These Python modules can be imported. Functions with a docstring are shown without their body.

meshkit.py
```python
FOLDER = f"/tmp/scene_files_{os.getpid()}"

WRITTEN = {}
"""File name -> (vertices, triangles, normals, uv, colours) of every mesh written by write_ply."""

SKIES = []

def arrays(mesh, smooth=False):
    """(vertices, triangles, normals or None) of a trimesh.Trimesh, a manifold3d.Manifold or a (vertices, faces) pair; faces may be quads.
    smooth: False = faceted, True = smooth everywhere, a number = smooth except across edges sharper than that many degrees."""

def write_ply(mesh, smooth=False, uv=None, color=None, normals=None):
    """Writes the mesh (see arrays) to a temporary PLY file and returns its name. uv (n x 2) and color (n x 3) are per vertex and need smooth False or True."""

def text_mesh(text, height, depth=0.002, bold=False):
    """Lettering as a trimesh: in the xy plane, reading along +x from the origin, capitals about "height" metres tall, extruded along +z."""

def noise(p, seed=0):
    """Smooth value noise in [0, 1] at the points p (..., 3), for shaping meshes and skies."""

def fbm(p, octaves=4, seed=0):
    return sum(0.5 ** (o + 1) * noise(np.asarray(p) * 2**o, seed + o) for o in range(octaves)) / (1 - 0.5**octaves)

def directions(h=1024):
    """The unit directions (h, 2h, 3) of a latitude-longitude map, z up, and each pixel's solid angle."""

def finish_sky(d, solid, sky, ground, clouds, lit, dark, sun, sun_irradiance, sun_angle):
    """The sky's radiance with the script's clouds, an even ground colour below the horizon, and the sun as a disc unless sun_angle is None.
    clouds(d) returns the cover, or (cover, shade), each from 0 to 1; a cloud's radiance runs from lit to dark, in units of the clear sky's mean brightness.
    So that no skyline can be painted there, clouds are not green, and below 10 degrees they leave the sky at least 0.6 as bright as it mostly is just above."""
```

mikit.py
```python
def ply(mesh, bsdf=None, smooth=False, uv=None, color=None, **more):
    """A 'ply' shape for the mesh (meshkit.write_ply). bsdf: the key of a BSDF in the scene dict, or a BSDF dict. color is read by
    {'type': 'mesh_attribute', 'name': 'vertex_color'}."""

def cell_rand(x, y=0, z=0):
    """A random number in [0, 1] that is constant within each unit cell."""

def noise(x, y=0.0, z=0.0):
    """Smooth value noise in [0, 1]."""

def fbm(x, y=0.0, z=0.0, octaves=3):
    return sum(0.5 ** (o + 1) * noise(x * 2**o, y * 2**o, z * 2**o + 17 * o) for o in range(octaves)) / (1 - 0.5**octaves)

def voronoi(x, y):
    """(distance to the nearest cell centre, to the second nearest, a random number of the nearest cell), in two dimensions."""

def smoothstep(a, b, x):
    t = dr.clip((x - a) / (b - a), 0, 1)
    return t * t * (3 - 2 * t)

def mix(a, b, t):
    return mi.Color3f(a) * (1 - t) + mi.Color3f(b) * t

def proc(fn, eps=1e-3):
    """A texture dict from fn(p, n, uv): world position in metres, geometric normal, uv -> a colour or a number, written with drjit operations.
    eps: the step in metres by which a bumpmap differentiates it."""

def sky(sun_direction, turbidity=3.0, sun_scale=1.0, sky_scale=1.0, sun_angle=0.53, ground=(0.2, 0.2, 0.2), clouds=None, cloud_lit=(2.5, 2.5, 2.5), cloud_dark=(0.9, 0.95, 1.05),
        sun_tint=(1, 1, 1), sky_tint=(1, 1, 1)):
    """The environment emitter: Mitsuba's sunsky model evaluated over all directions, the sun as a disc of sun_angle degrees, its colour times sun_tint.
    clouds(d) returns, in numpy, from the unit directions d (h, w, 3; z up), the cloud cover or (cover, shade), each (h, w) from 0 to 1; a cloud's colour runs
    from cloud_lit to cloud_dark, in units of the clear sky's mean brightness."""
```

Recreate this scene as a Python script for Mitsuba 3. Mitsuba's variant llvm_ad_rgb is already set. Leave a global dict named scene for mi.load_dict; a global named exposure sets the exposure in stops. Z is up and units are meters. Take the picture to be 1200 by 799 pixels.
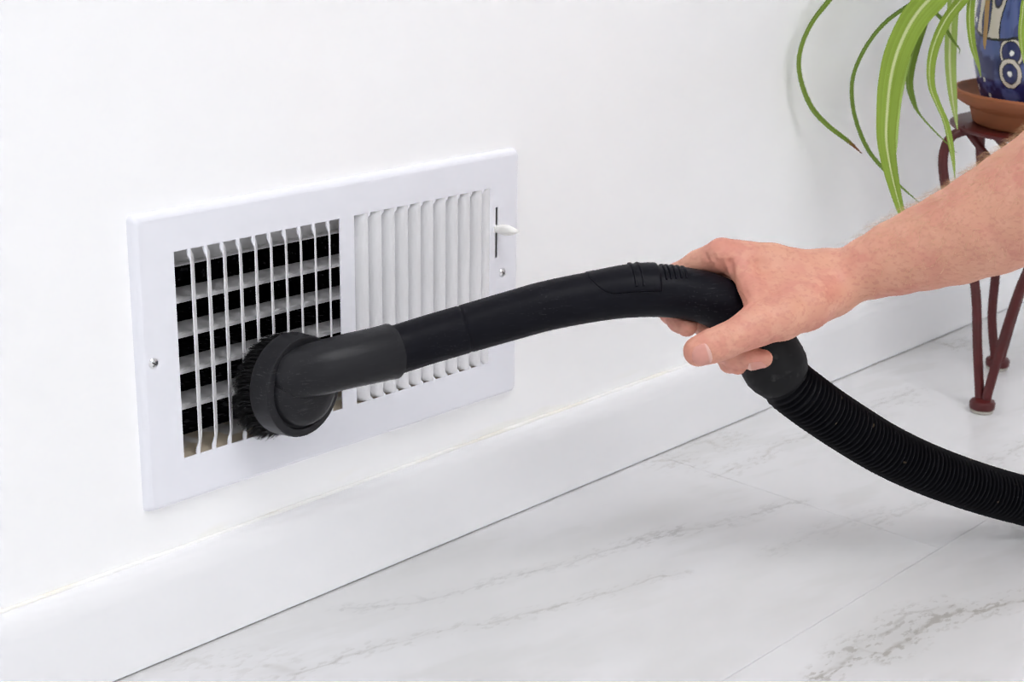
import math
import numpy as np, trimesh, manifold3d as m3, drjit as dr, mitsuba as mi
import mikit, meshkit
from mikit import proc, ply, noise, fbm, voronoi, smoothstep, mix
from meshkit import fbm as nfbm

T = mi.ScalarTransform4f
scene, labels = {}, {}
rng = np.random.default_rng(7)

# ------------------------------------------------------------------ camera, lights, exposure
exposure = -1.37
EYE = np.array([-0.5248, -0.8116, 0.5160])
YAW, PITCH, ROLL = 0.8227, 0.3017, 0.0154
FWD = np.array([math.sin(YAW) * math.cos(PITCH), math.cos(YAW) * math.cos(PITCH), -math.sin(PITCH)])
RIGHT = np.cross(FWD, [0, 0, 1]); RIGHT /= np.linalg.norm(RIGHT)
UPV = np.cross(RIGHT, FWD)
UPV = -RIGHT * math.sin(ROLL) + UPV * math.cos(ROLL)
scene['camera'] = {'type': 'thinlens', 'fov': math.degrees(2 * math.atan(600 / 1832.87)), 'fov_axis': 'x',
                   'aperture_radius': 0.0018, 'focus_distance': 1.09, 'near_clip': 0.02, 'far_clip': 50.0,
                   'to_world': T().look_at(origin=EYE.tolist(), target=(EYE + FWD).tolist(), up=UPV.tolist())}
WINDOW_LIGHT = (1.2, 1.23, 1.28)      # daylight at the window in the left wall
LAMP_LIGHT = (20.0, 20.0, 20.4)       # two flush ceiling panels
ADDED_BACK_LIGHT = (1.6, 1.62, 1.68)  # glow of the opening added behind the camera as front-left light

# ------------------------------------------------------------------ helpers
def rgb(*c):
    return {'type': 'rgb', 'value': list(map(float, c))}

def mat(name, color, rough=0.5, spec=0.5, two=True, bump=None, eps=1e-3, **kw):
    col = proc(color) if callable(color) else rgb(*color)
    b = {'type': 'principled', 'base_color': col, 'roughness': proc(rough) if callable(rough) else float(rough), 'specular': float(spec), **kw}
    if bump is not None:
        b = {'type': 'bumpmap', 'nested_texture': proc(bump, eps), 'bsdf': b, 'scale': 1.0}
    scene[name] = {'type': 'twosided', 'bsdf': b} if two else b
    return name

def add(key, mesh, bsdf, smooth=False, label=None, cat=None, group=None, kind=None, **kw):
    base, n = key, 0
    while key in scene:
        n += 1
        key = f'{base}_{n:03d}'
    scene[key] = ply(mesh, bsdf, smooth=smooth, **kw)
    d = {k: v for k, v in (('label', label), ('category', cat), ('group', group), ('kind', kind)) if v}
    if d:
        labels[key] = d
    return key

def thing(key, label, cat, group=None):
    labels[key] = {'label': label, 'category': cat}
    if group:
        labels[key]['group'] = group
    return key

def box(x0, x1, y0, y1, z0, z1):
    b = trimesh.creation.box(extents=(x1 - x0, y1 - y0, z1 - z0))
    b.apply_translation(((x0 + x1) / 2, (y0 + y1) / 2, (z0 + z1) / 2))
    return b

def mbox(x0, x1, y0, y1, z0, z1):
    return m3.Manifold.cube((x1 - x0, y1 - y0, z1 - z0)).translate((x0, y0, z0))

def hull_pts(p):
    return m3.Manifold.hull_points(np.asarray(p, float))

def unit(v):
    v = np.asarray(v, float)
    return v / np.maximum(np.linalg.norm(v, axis=-1, keepdims=True), 1e-12)

def spline(P, n):
    """Catmull-Rom through the rows of P (any columns), n samples."""
    P = np.asarray(P, float)
    Q = np.vstack([2 * P[0] - P[1], P, 2 * P[-1] - P[-2]])
    L = np.concatenate([[0], np.cumsum(np.linalg.norm(np.diff(P[:, :3], axis=0), axis=1))])
    s = np.linspace(0, L[-1], n)
    i = np.clip(np.searchsorted(L, s, side='right') - 1, 0, len(P) - 2)
    t = ((s - L[i]) / (L[i + 1] - L[i]))[:, None]
    a, b, c, d = Q[i], Q[i + 1], Q[i + 2], Q[i + 3]
    return 0.5 * ((2 * b) + (-a + c) * t + (2 * a - 5 * b + 4 * c - d) * t**2 + (-a + 3 * b - 3 * c + d) * t**3)

def frames(C, up=(0, 0, 1)):
    """Tangent, side and up vectors along the polyline C (parallel transported)."""
    Tn = unit(np.gradient(C, axis=0))
    N = np.zeros_like(C)
    n = np.asarray(up, float) - Tn[0] * (np.asarray(up, float) @ Tn[0])
    N[0] = unit(n)
    for k in range(1, len(C)):
        n = N[k - 1] - Tn[k] * (N[k - 1] @ Tn[k])
        N[k] = unit(n)
    return Tn, unit(np.cross(Tn, N)), N

def tube(C, r, m=32, cap=True, up=(0, 0, 1)):
    """Closed sweep of a circle with radius r (scalar or per point) along C."""
    C = np.asarray(C, float)
    r = np.broadcast_to(np.asarray(r, float), len(C))
    Tn, S, U = frames(C, up)
    a = np.linspace(0, 2 * np.pi, m, endpoint=False)
    V = C[:, None] + r[:, None, None] * (np.cos(a)[None, :, None] * S[:, None] + np.sin(a)[None, :, None] * U[:, None])
    n = len(C)
    k, j = np.meshgrid(np.arange(n - 1), np.arange(m), indexing='ij')
    A, B = k * m + j, k * m + (j + 1) % m
    F = np.stack([A, B, B + m, A + m], -1).reshape(-1, 4)
    F = np.vstack([F[:, [0, 1, 2]], F[:, [0, 2, 3]]])
    V = V.reshape(-1, 3)
    if cap:
        V = np.vstack([V, C[:1], C[-1:]])
        j = np.arange(m)
        F = np.vstack([F, np.stack([(j + 1) % m, j, np.full(m, n * m)], 1), np.stack([(n - 1) * m + j, (n - 1) * m + (j + 1) % m, np.full(m, n * m + 1)], 1)])
    return trimesh.Trimesh(V, F, process=False)

def lathe(profile, center, m=64):
    """Revolve (r, z) rows about the vertical through center; returns mesh and uv (turn, height)."""
    P = np.asarray(profile, float)
    a = np.linspace(0, 2 * np.pi, m + 1)
    V = np.stack([center[0] + P[:, 0:1] * np.cos(a), center[1] + P[:, 0:1] * np.sin(a), np.repeat(P[:, 1:2], m + 1, 1)], -1)
    k, j = np.meshgrid(np.arange(len(P) - 1), np.arange(m), indexing='ij')
    A = k * (m + 1) + j
    F = np.stack([A, A + 1, A + m + 2, A + m + 1], -1).reshape(-1, 4)
    F = np.vstack([F[:, [0, 1, 2]], F[:, [0, 2, 3]]])
    t = trimesh.Trimesh(V.reshape(-1, 3), F, process=True)
    t.merge_vertices(digits_vertex=7)
    t.update_faces(t.nondegenerate_faces())
    t.fix_normals()
    return t

def join(ms):
    return trimesh.util.concatenate(ms)

def bump_sum(*fs):
    return lambda p, n, uv: sum(f(p, n, uv) for f in fs)

# ------------------------------------------------------------------ materials
def wall_bump(p, n, uv):
    roller = fbm(p.x * 90, p.y * 90, p.z * 260, octaves=3) * 0.00028
    drips = smoothstep(0.62, 0.8, fbm(p.x * 26 + p.z * 9, 3.0, p.z * 60, octaves=3)) * 0.00025
    return roller + drips * smoothstep(0.15, 0.08, p.z)

def wall_col(p, n, uv):
    c = mix((0.91, 0.91, 0.915), (0.885, 0.885, 0.885), fbm(p.x * 6, p.y * 6, p.z * 6))
    smear = smoothstep(0.6, 0.75, fbm(p.x * 18, 1.0, p.z * 55)) * smoothstep(0.0115, 0.0, dr.abs(p.z - 0.076))
    return mix(c, (0.87, 0.86, 0.81), 0.6 * smear)

mat('wall_paint', wall_col, rough=0.24, spec=0.45, bump=wall_bump, eps=4e-4)
mat('plain_paint', (0.82, 0.82, 0.82), rough=0.6, spec=0.3)
mat('trim_paint', lambda p, n, uv: mix((0.81, 0.81, 0.825), (0.79, 0.79, 0.80), fbm(p.x * 9, p.y * 30, p.z * 40)),
    rough=0.3, spec=0.5, bump=lambda p, n, uv: fbm(p.x * 30, p.y * 90, p.z * 160, octaves=2) * 0.00012, eps=5e-4)
mat('caulk', lambda p, n, uv: mix((0.87, 0.865, 0.845), (0.84, 0.815, 0.745), smoothstep(0.45, 0.75, fbm(p.x * 24, 0.0, p.z * 200))), rough=0.55, spec=0.3)
mat('register_paint', lambda p, n, uv: mix((0.765, 0.77, 0.82), (0.74, 0.745, 0.795), fbm(p.x * 12, p.y * 12, p.z * 12)), rough=0.38, spec=0.5,
    bump=lambda p, n, uv: fbm(p.x * 300, p.y * 300, p.z * 300, octaves=2) * 0.00003, eps=3e-4)
mat('louver_paint', lambda p, n, uv: mix((0.78, 0.78, 0.79), (0.70, 0.69, 0.67), smoothstep(0.5, 0.8, fbm(p.x * 90, p.y * 90, p.z * 30))), rough=0.4, spec=0.5)
mat('shaded_slat_paint', lambda p, n, uv: mix((0.72, 0.72, 0.735), (0.68, 0.68, 0.69), fbm(p.x * 30, p.y * 30, p.z * 20)), rough=0.45, spec=0.4)  # louver paint darkened to deepen the shade between the right-hand slats
mat('sleeve_metal', lambda p, n, uv: mix(mix((0.70, 0.70, 0.70), (0.60, 0.59, 0.57), fbm(p.x * 40, p.y * 40, p.z * 40)), (0.50, 0.43, 0.33),
    smoothstep(0.42, 0.6, fbm(p.x * 60, p.y * 30, 0.0) + 0.28 * smoothstep(0.016, 0.009, p.y)) * smoothstep(0.14, 0.137, p.z)), rough=0.5, spec=0.4)
mat('damper_metal', lambda p, n, uv: mix((0.74, 0.74, 0.745), (0.60, 0.60, 0.60), smoothstep(0.45, 0.75, fbm(p.x * 70, p.y * 70, p.z * 70))), rough=0.45, spec=0.4)
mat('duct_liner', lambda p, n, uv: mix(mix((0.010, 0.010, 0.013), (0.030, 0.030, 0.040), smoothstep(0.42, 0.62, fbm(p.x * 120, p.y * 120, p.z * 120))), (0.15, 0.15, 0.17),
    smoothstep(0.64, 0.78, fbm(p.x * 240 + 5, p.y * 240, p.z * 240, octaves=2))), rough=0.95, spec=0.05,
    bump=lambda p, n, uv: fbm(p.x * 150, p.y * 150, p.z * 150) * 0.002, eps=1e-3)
mat('gap_dark', (0.05, 0.05, 0.048), rough=0.9, spec=0.1)
mat('knob_plastic', (0.86, 0.85, 0.81), rough=0.3, spec=0.5)
mat('screw_metal', (0.78, 0.78, 0.79), rough=0.22, spec=0.5, metallic=1.0)
mat('recess_shade', (0.06, 0.06, 0.06), rough=0.5, spec=0.5, metallic=0.6)

def scuffs(p):
    area = smoothstep(0.48, 0.66, fbm(p.x * 22 + 4, p.y * 22, p.z * 22))
    s = smoothstep(0.62, 0.84, fbm(p.x * 110 + p.z * 60, p.y * 300, p.z * 900, octaves=3))
    d = smoothstep(0.66, 0.86, fbm(p.x * 700, p.y * 700, p.z * 700, octaves=2))
    return dr.maximum(s, 0.7 * d) * (0.12 + 0.88 * area)

mat('black_plastic', lambda p, n, uv: mix((0.0045, 0.0045, 0.0078), (0.030, 0.030, 0.035), scuffs(p)), rough=lambda p, n, uv: 0.34 + 0.16 * fbm(p.x * 70, p.y * 70, p.z * 70), spec=0.10,
    bump=lambda p, n, uv: fbm(p.x * 900, p.y * 900, p.z * 900, octaves=2) * 0.00003, eps=2e-4)
mat('brush_plastic', lambda p, n, uv: mix((0.0125, 0.0125, 0.0150), (0.05, 0.05, 0.052), 0.5 * scuffs(p)), rough=0.36, spec=0.22,
    bump=lambda p, n, uv: fbm(p.x * 900, p.y * 900, p.z * 900, octaves=2) * 0.00003, eps=2e-4)
mat('hose_plastic', lambda p, n, uv: mix((0.0050, 0.0050, 0.0070), (0.10, 0.075, 0.045), smoothstep(0.80, 0.90, fbm(p.x * 130, p.y * 130, p.z * 130)) * 0.8), rough=0.42, spec=0.13)
mat('bristle_black', (0.004, 0.004, 0.0045), rough=0.5, spec=0.18)
mat('rubber_cuff', lambda p, n, uv: mix((0.0085, 0.0085, 0.0095), (0.04, 0.04, 0.04), smoothstep(0.66, 0.85, fbm(p.x * 140, p.y * 140, p.z * 140)) * 0.6), rough=0.5, spec=0.16)

def skin_col(p, n, uv):
    a = fbm(p.x * 40, p.y * 40, p.z * 40, octaves=3)
    b = fbm(p.x * 420, p.y * 420, p.z * 420, octaves=2)
    e = fbm(p.x * 130 + 9, p.y * 130, p.z * 130, octaves=3)
    c = mix((0.600, 0.298, 0.204), (0.565, 0.238, 0.178), smoothstep(0.30, 0.72, a))
    c = mix(c, (0.640, 0.340, 0.240), 0.5 * smoothstep(0.45, 0.70, e))
    c = mix(c, (0.500, 0.205, 0.150), 0.48 * smoothstep(0.45, 0.80, b))
    f = smoothstep(0.84, 0.90, noise(p.x * 300, p.y * 300, p.z * 300)) * smoothstep(0.5, 0.62, noise(p.x * 40, p.y * 40, p.z * 40 + 9))
    c = mix(c, (0.46, 0.22, 0.13), 0.28 * f)
    # knuckle and fingertip redness where blood shows through
    tips = sum_tip(p)
    return mix(c, (0.56, 0.215, 0.16), 0.5 * tips)

TIPS = [(0.2877, -0.2226, 0.2005), (0.3115, -0.2065, 0.2074), (0.3367, -0.2485, 0.1918), (0.3390, -0.2268, 0.1776), (0.3478, -0.1991, 0.2588), (0.3384, -0.2266, 0.2269)]
def sum_tip(p):
    t = mi.Float(0)
    for x, y, z in TIPS:
        d2 = dr.square(p.x - x) + dr.square(p.y - y) + dr.square(p.z - z)
        t = dr.maximum(t, dr.exp(-d2 / 0.00018) * (0.6 + 0.6 * noise(p.x * 160, p.y * 160, p.z * 160)))
    return dr.minimum(t, 1)

def skin_bump(p, n, uv):
    return fbm(p.x * 420, p.y * 420, p.z * 420, octaves=3) * 0.00040 + noise(p.x * 1100, p.y * 1100, p.z * 1100) * 0.00006

mat('skin', skin_col, rough=0.48, spec=0.42, bump=skin_bump, eps=3e-4, two=False)
mat('nail', lambda p, n, uv: mix((0.56, 0.255, 0.205), (0.62, 0.37, 0.31), smoothstep(0.14, 0.06, dr.abs(uv.x - 0.10 + 0.10 * uv.y * uv.y))), rough=0.30, spec=0.5)
mat('hair', (0.55, 0.36, 0.20), rough=0.4, spec=0.4)
mat('stand_paint', lambda p, n, uv: mix((0.095, 0.008, 0.009), (0.055, 0.009, 0.008), fbm(p.x * 60, p.y * 60, p.z * 60)), rough=0.38, spec=0.45)
mat('foot_pad', (0.45, 0.43, 0.38), rough=0.6, spec=0.3)
mat('terracotta', lambda p, n, uv: mix((0.30, 0.105, 0.045), (0.24, 0.075, 0.032), fbm(p.x * 25, p.y * 25, p.z * 70)), rough=0.62, spec=0.3)
mat('soil', lambda p, n, uv: mix((0.03, 0.02, 0.014), (0.06, 0.04, 0.025), noise(p.x * 300, p.y * 300, p.z * 300)), rough=0.9, spec=0.1)

# ------------------------------------------------------------------ the room
X0, X1, Y0, ZC = -2.3, 2.9, -3.2, 2.5
HX0, HX1, HZ0, HZ1 = 0.0230, 0.3330, 0.127, 0.282     # hole in the wall for the register
w = mbox(X0, X1, 0, 0.13, -0.02, ZC) - mbox(HX0, HX1, -0.01, 0.2, HZ0, HZ1)
add('wall_back', w, 'wall_paint', label='smooth white painted wall behind the vent', kind='structure')
add('ceiling', box(X0 - .1, X1 + .1, Y0 - .1, 0.13, ZC, ZC + .1), 'plain_paint', label='white ceiling', kind='structure')
add('wall_right', box(X1, X1 + .1, Y0, 0.0, -0.02, ZC), 'plain_paint', label='white wall on the right', kind='structure')
WY0, WY1, WZ0, WZ1 = -2.5, -0.35, 0.55, 2.15
add('wall_left', mbox(X0 - .12, X0, Y0, 0.0, -0.02, ZC) - mbox(X0 - .2, X0 + .1, WY0, WY1, WZ0, WZ1), 'plain_paint', label='white wall with the window', kind='structure')
BX0, BX1, BZ0, BZ1 = -1.5, 0.3, 0.06, 2.1
add('wall_front', mbox(X0, X1, Y0 - .12, Y0, -0.02, ZC) - mbox(BX0, BX1, Y0 - .2, Y0 + .1, BZ0, BZ1), 'plain_paint', label='white wall behind the camera', kind='structure')

def window(key, axis, at, a0, a1, z0, z1, light, out):
    bars = []
    for (p0, p1, q0, q1) in ((a0, a0 + .06, z0, z1), (a1 - .06, a1, z0, z1), ((a0 + a1) / 2 - .03, (a0 + a1) / 2 + .03, z0, z1), (a0, a1, z0, z0 + .06), (a0, a1, z1 - .06, z1)):
        bars.append(box(at - .03, at + .03, p0, p1, q0, q1) if axis == 0 else box(p0, p1, at - .03, at + .03, q0, q1))
    add(key + '__frame', join(bars), 'plain_paint')
    if axis == 0:
        V = [(at, a0, z0), (at, a1, z0), (at, a1, z1), (at, a0, z1)]
    else:
        V = [(a0, at, z0), (a0, at, z1), (a1, at, z1), (a1, at, z0)]
    k = add(key + '__pane', (V, [(0, 1, 2), (0, 2, 3)]), 'plain_paint')
    scene[k]['emitter'] = {'type': 'area', 'radiance': rgb(*light)}
    labels[key] = {'label': out, 'kind': 'structure'}

window('window_1', 0, X0 - .06, WY0, WY1, WZ0, WZ1, WINDOW_LIGHT, 'wide bright window in the left wall')
window('window_2', 1, Y0 - .06, BX0, BX1, BZ0, BZ1, ADDED_BACK_LIGHT, 'tall glowing opening added behind the camera to light the vent wall')

for i, (cx, cy) in enumerate(((-0.1, -1.15), (-0.1, -2.2))):
    k = 'ceiling_light' + (f'_{i:03d}' if i else '')
    thing(k, ('square flush ceiling panel lamp nearest the vent wall', 'square flush ceiling panel lamp towards the middle of the room')[i], 'lamp', 'ceiling panel lamps')
    fr = mbox(cx - .5, cx + .5, cy - .4, cy + .4, ZC - .05, ZC) - mbox(cx - .47, cx + .47, cy - .37, cy + .37, ZC - .06, ZC - .02)
    add(k + '__frame', fr, 'plain_paint')
    V = [(cx - .47, cy - .37, ZC - .035), (cx - .47, cy + .37, ZC - .035), (cx + .47, cy + .37, ZC - .035), (cx + .47, cy - .37, ZC - .035)]
    kk = add(k + '__diffuser', (V, [(0, 1, 2), (0, 2, 3)]), 'plain_paint')
    scene[kk]['emitter'] = {'type': 'area', 'radiance': rgb(*LAMP_LIGHT)}

# floor: stone tiles laid in rows along the wall, each tile a piece of its own
VEINS_AND_SHADING = [  # polyline on the floor, half width (m), strength, warm tint
    ([(0.0449, -0.0812), (0.0657, -0.0911), (0.0851, -0.0944), (0.1138, -0.0965), (0.1293, -0.1037), (0.1518, -0.1089), (0.1738, -0.1187), (0.1934, -0.1313), (0.2154, -0.1370), (0.2461, -0.1454), (0.2741, -0.1506), (0.3001, -0.1590), (0.3306, -0.1654), (0.3542, -0.1746)], 0.0022, 0.55, 0.6),
    ([(0.1330, -0.0391), (0.1537, -0.0524), (0.1786, -0.0660), (0.2132, -0.0794), (0.2511, -0.0875), (0.2794, -0.0953), (0.3110, -0.1037), (0.3521, -0.1121), (0.3762, -0.1183), (0.4163, -0.1284)], 0.0025, 0.5, 0.2),
    ([(0.3672, -0.1161), (0.3901, -0.1185), (0.4138, -0.1259), (0.4276, -0.1326), (0.4488, -0.1443), (0.4730, -0.1491), (0.4957, -0.1520), (0.5275, -0.1586), (0.5347, -0.1683)], 0.0028, 0.5, 0.2),
    ([(0.5278, -0.0819), (0.5402, -0.0830), (0.5604, -0.0805), (0.5844, -0.0813), (0.6108, -0.0779), (0.6368, -0.0763), (0.6736, -0.0783)], 0.0028, 0.5, 0.9),
    ([(0.2906, -0.3382), (0.3181, -0.3368), (0.3432, -0.3388), (0.3501, -0.3525), (0.3759, -0.3528), (0.4059, -0.3493), (0.4410, -0.3551), (0.4622, -0.3689), (0.4940, -0.3797), (0.5248, -0.3870)], 0.0034, 1.25, 0.8),
    ([(0.3698, -0.3344), (0.3859, -0.3364), (0.4179, -0.3318), (0.4316, -0.3419), (0.4512, -0.3483)], 0.0038, 0.8, 0.6),
    ([(0.3265, -0.3303), (0.3452, -0.3322), (0.3808, -0.3366), (0.3926, -0.3359)], 0.004, 0.6, 0.7),
    ([(0.5248, -0.0251), (0.5308, -0.0339), (0.5356, -0.0388)], 0.006, 0.5, 1.0),
    ([(0.5793, -0.0194), (0.5938, -0.0214), (0.5926, -0.0387), (0.6164, -0.0313)], 0.006, 0.4, 1.0),
    ([(1.0296, -0.0198), (1.0277, -0.0313), (1.0245, -0.0414), (1.0416, -0.0448), (1.0591, -0.0440)], 0.005, 0.75, 0.7),
    ([(0.7765, -0.0835), (0.8123, -0.0835), (0.8378, -0.0833), (0.8652, -0.0842)], 0.004, 0.45, 0.4),
    ([(0.8238, -0.0913), (0.8283, -0.0992), (0.8311, -0.1091)], 0.004, 0.3, 0.3),
    ([(0.7201, -0.2362), (0.7331, -0.2346), (0.7521, -0.2358), (0.7736, -0.2361), (0.7933, -0.2373), (0.8407, -0.2402)], 0.004, 0.5, 0.6),
    ([(0.0160, -0.0228), (0.0205, -0.0355), (0.0258, -0.0442), (0.0423, -0.0576), (0.0517, -0.0817)], 0.006, 0.35, 1.0),
    ([(0.5337, -0.2339), (0.5574, -0.2358), (0.5863, -0.2375), (0.6216, -0.2394)], 0.003, 0.35, 0.4),
    ([(0.4348, -0.2017), (0.4691, -0.2067), (0.5027, -0.2100), (0.5288, -0.2170), (0.5607, -0.2219)], 0.004, 0.3, 0.2),  # soft shading on the floor, drawn into the stone colour
]

def tile_col(p, n, uv):
    wob = 0.011
    x = p.x + wob * (fbm(p.x * 28, p.y * 60, 1.0, octaves=3) - 0.5)
    y = p.y + wob * (fbm(p.x * 45, p.y * 60, 7.0, octaves=4) - 0.5)
    tone = fbm(p.x * 5 + 3, p.y * 11, 2.0, octaves=4)
    streak = fbm(p.x * 14, p.y * 48 + p.x * 9, 5.0, octaves=4)
    c = mix((0.66, 0.66, 0.67), (0.60, 0.60, 0.60), smoothstep(0.42, 0.75, tone))
    c = mix(c, (0.575, 0.575, 0.57), 0.45 * smoothstep(0.52, 0.78, streak))
    for poly, w, s, warm in VEINS_AND_SHADING:
        d = mi.Float(9)
        for (ax, ay), (bx, by) in zip(poly[:-1], poly[1:]):
            ex, ey = bx - ax, by - ay
            t = dr.clip(((x - ax) * ex + (y - ay) * ey) / (ex * ex + ey * ey), 0, 1)
            d = dr.minimum(d, dr.square(x - ax - ex * t) + dr.square(y - ay - ey * t))
        d = dr.sqrt(d)
        ww = w * (0.35 + 1.3 * fbm(p.x * 70, p.y * 90, 3.0, octaves=2))
        brk = smoothstep(0.30, 0.62, fbm(p.x * 55, p.y * 130, 11.0, octaves=3))
        fine = smoothstep(ww, 0, d) * (0.22 + 0.78 * brk)
        halo = smoothstep(w * 6, 0, d) * 0.16
        vc = (0.375 * warm + 0.38 * (1 - warm), 0.36 * warm + 0.38 * (1 - warm), 0.33 * warm + 0.38 * (1 - warm))
        patch = smoothstep(w * 5.5, w * 1.2, d) * smoothstep(0.50, 0.76, fbm(p.x * 150 + 40 * w, p.y * 330, 21.0, octaves=4))
        c = mix(c, vc, dr.minimum(s * (0.55 * fine + halo + 0.50 * patch), 0.95))
    return c

mat('tile_stone', tile_col, rough=0.30, spec=0.42, bump=lambda p, n, uv: fbm(p.x * 120, p.y * 260, 0.0, octaves=3) * 0.00010, eps=8e-4)
mat('tile_far', lambda p, n, uv: mix((0.65, 0.65, 0.66), (0.60, 0.60, 0.60), fbm(p.x * 5, p.y * 11, 2.0)), rough=0.34, spec=0.4)
mat('grout', (0.55, 0.55, 0.53), rough=0.9, spec=0.1)
add('floor', box(X0 - .1, X1 + .1, Y0 - .1, 0.1, -0.05, -0.004), 'grout', label='floor of pale grey veined stone tiles', kind='structure')
G = 0.0002
rows = [(-0.293, -0.003)] + [(-0.293 - 0.305 * (k + 1), -0.293 - 0.305 * k) for k in range(9)]
for ri, (ya, yb) in enumerate(rows):
    off = (0.532, 0.735, 0.43)[ri % 3]
    for k in range(-6, 6):
        xa, xb = off + 0.61 * k, off + 0.61 * (k + 1)
        if xb < X0 or xa > X1 or (ri > 3 and k % 1):
            continue
        xa, xb = max(xa, X0), min(xb, X1)
        lift = 0.0003 * ((ri * 7 + k * 3) % 3 - 1)
        c = 0.00035
        pts = [(x, y, -0.004) for x in (xa + G, xb - G) for y in (ya + G, yb - G)] + [(x, y, lift - c) for x in (xa + G, xb - G) for y in (ya + G, yb - G)] + \
              [(x, y, lift) for x in (xa + G + c, xb - G - c) for y in (ya + G + c, yb - G - c)]
        near = ri < 3 and -0.8 < xa < 1.6
        add('floor__tile', hull_pts(pts), 'tile_stone' if near else 'tile_far')

# baseboard: one length of moulded trim with a rounded top, caulked to the wall
prof = [(0, 0), (-.0125, 0), (-.0128, .0005), (-.0128, .052)]
for t in np.linspace(0, 1, 12)[1:]:
    prof.append((-.0128 + .0098 * (1 - math.cos(t * math.pi / 2)), .052 + .0175 * math.sin(t * math.pi / 2)))
prof += [(0, .0695)]
prof = np.array(prof)
n = len(prof)
V = np.vstack([np.column_stack([np.full(n, x), prof[:, 0], prof[:, 1] + 0.0009]) for x in (X0, X1)])
F = [(i, (i + 1) % n, n + (i + 1) % n) for i in range(n)] + [(i, n + (i + 1) % n, n + i) for i in range(n)]
add('baseboard_back', trimesh.Trimesh(V, np.array(F)[:, ::-1], process=False), 'trim_paint', smooth=35, label='white painted baseboard with rounded top edge', kind='structure')
xs = np.linspace(X0, X1, 700)
cz = 0.0708 + 0.0011 * (nfbm(np.column_stack([xs * 40, xs * 0, xs * 0]), 3) - 0.5)
add('trim_1', tube(np.column_stack([xs, np.full_like(xs, -0.0008), cz]), 0.0015 + 0.0010 * (nfbm(np.column_stack([xs * 26, xs * 0 + 4, xs * 0]), 3) - 0.4), 8), 'caulk', smooth=True,
    label='thin cream caulk bead along the top of the baseboard', kind='structure')

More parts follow.
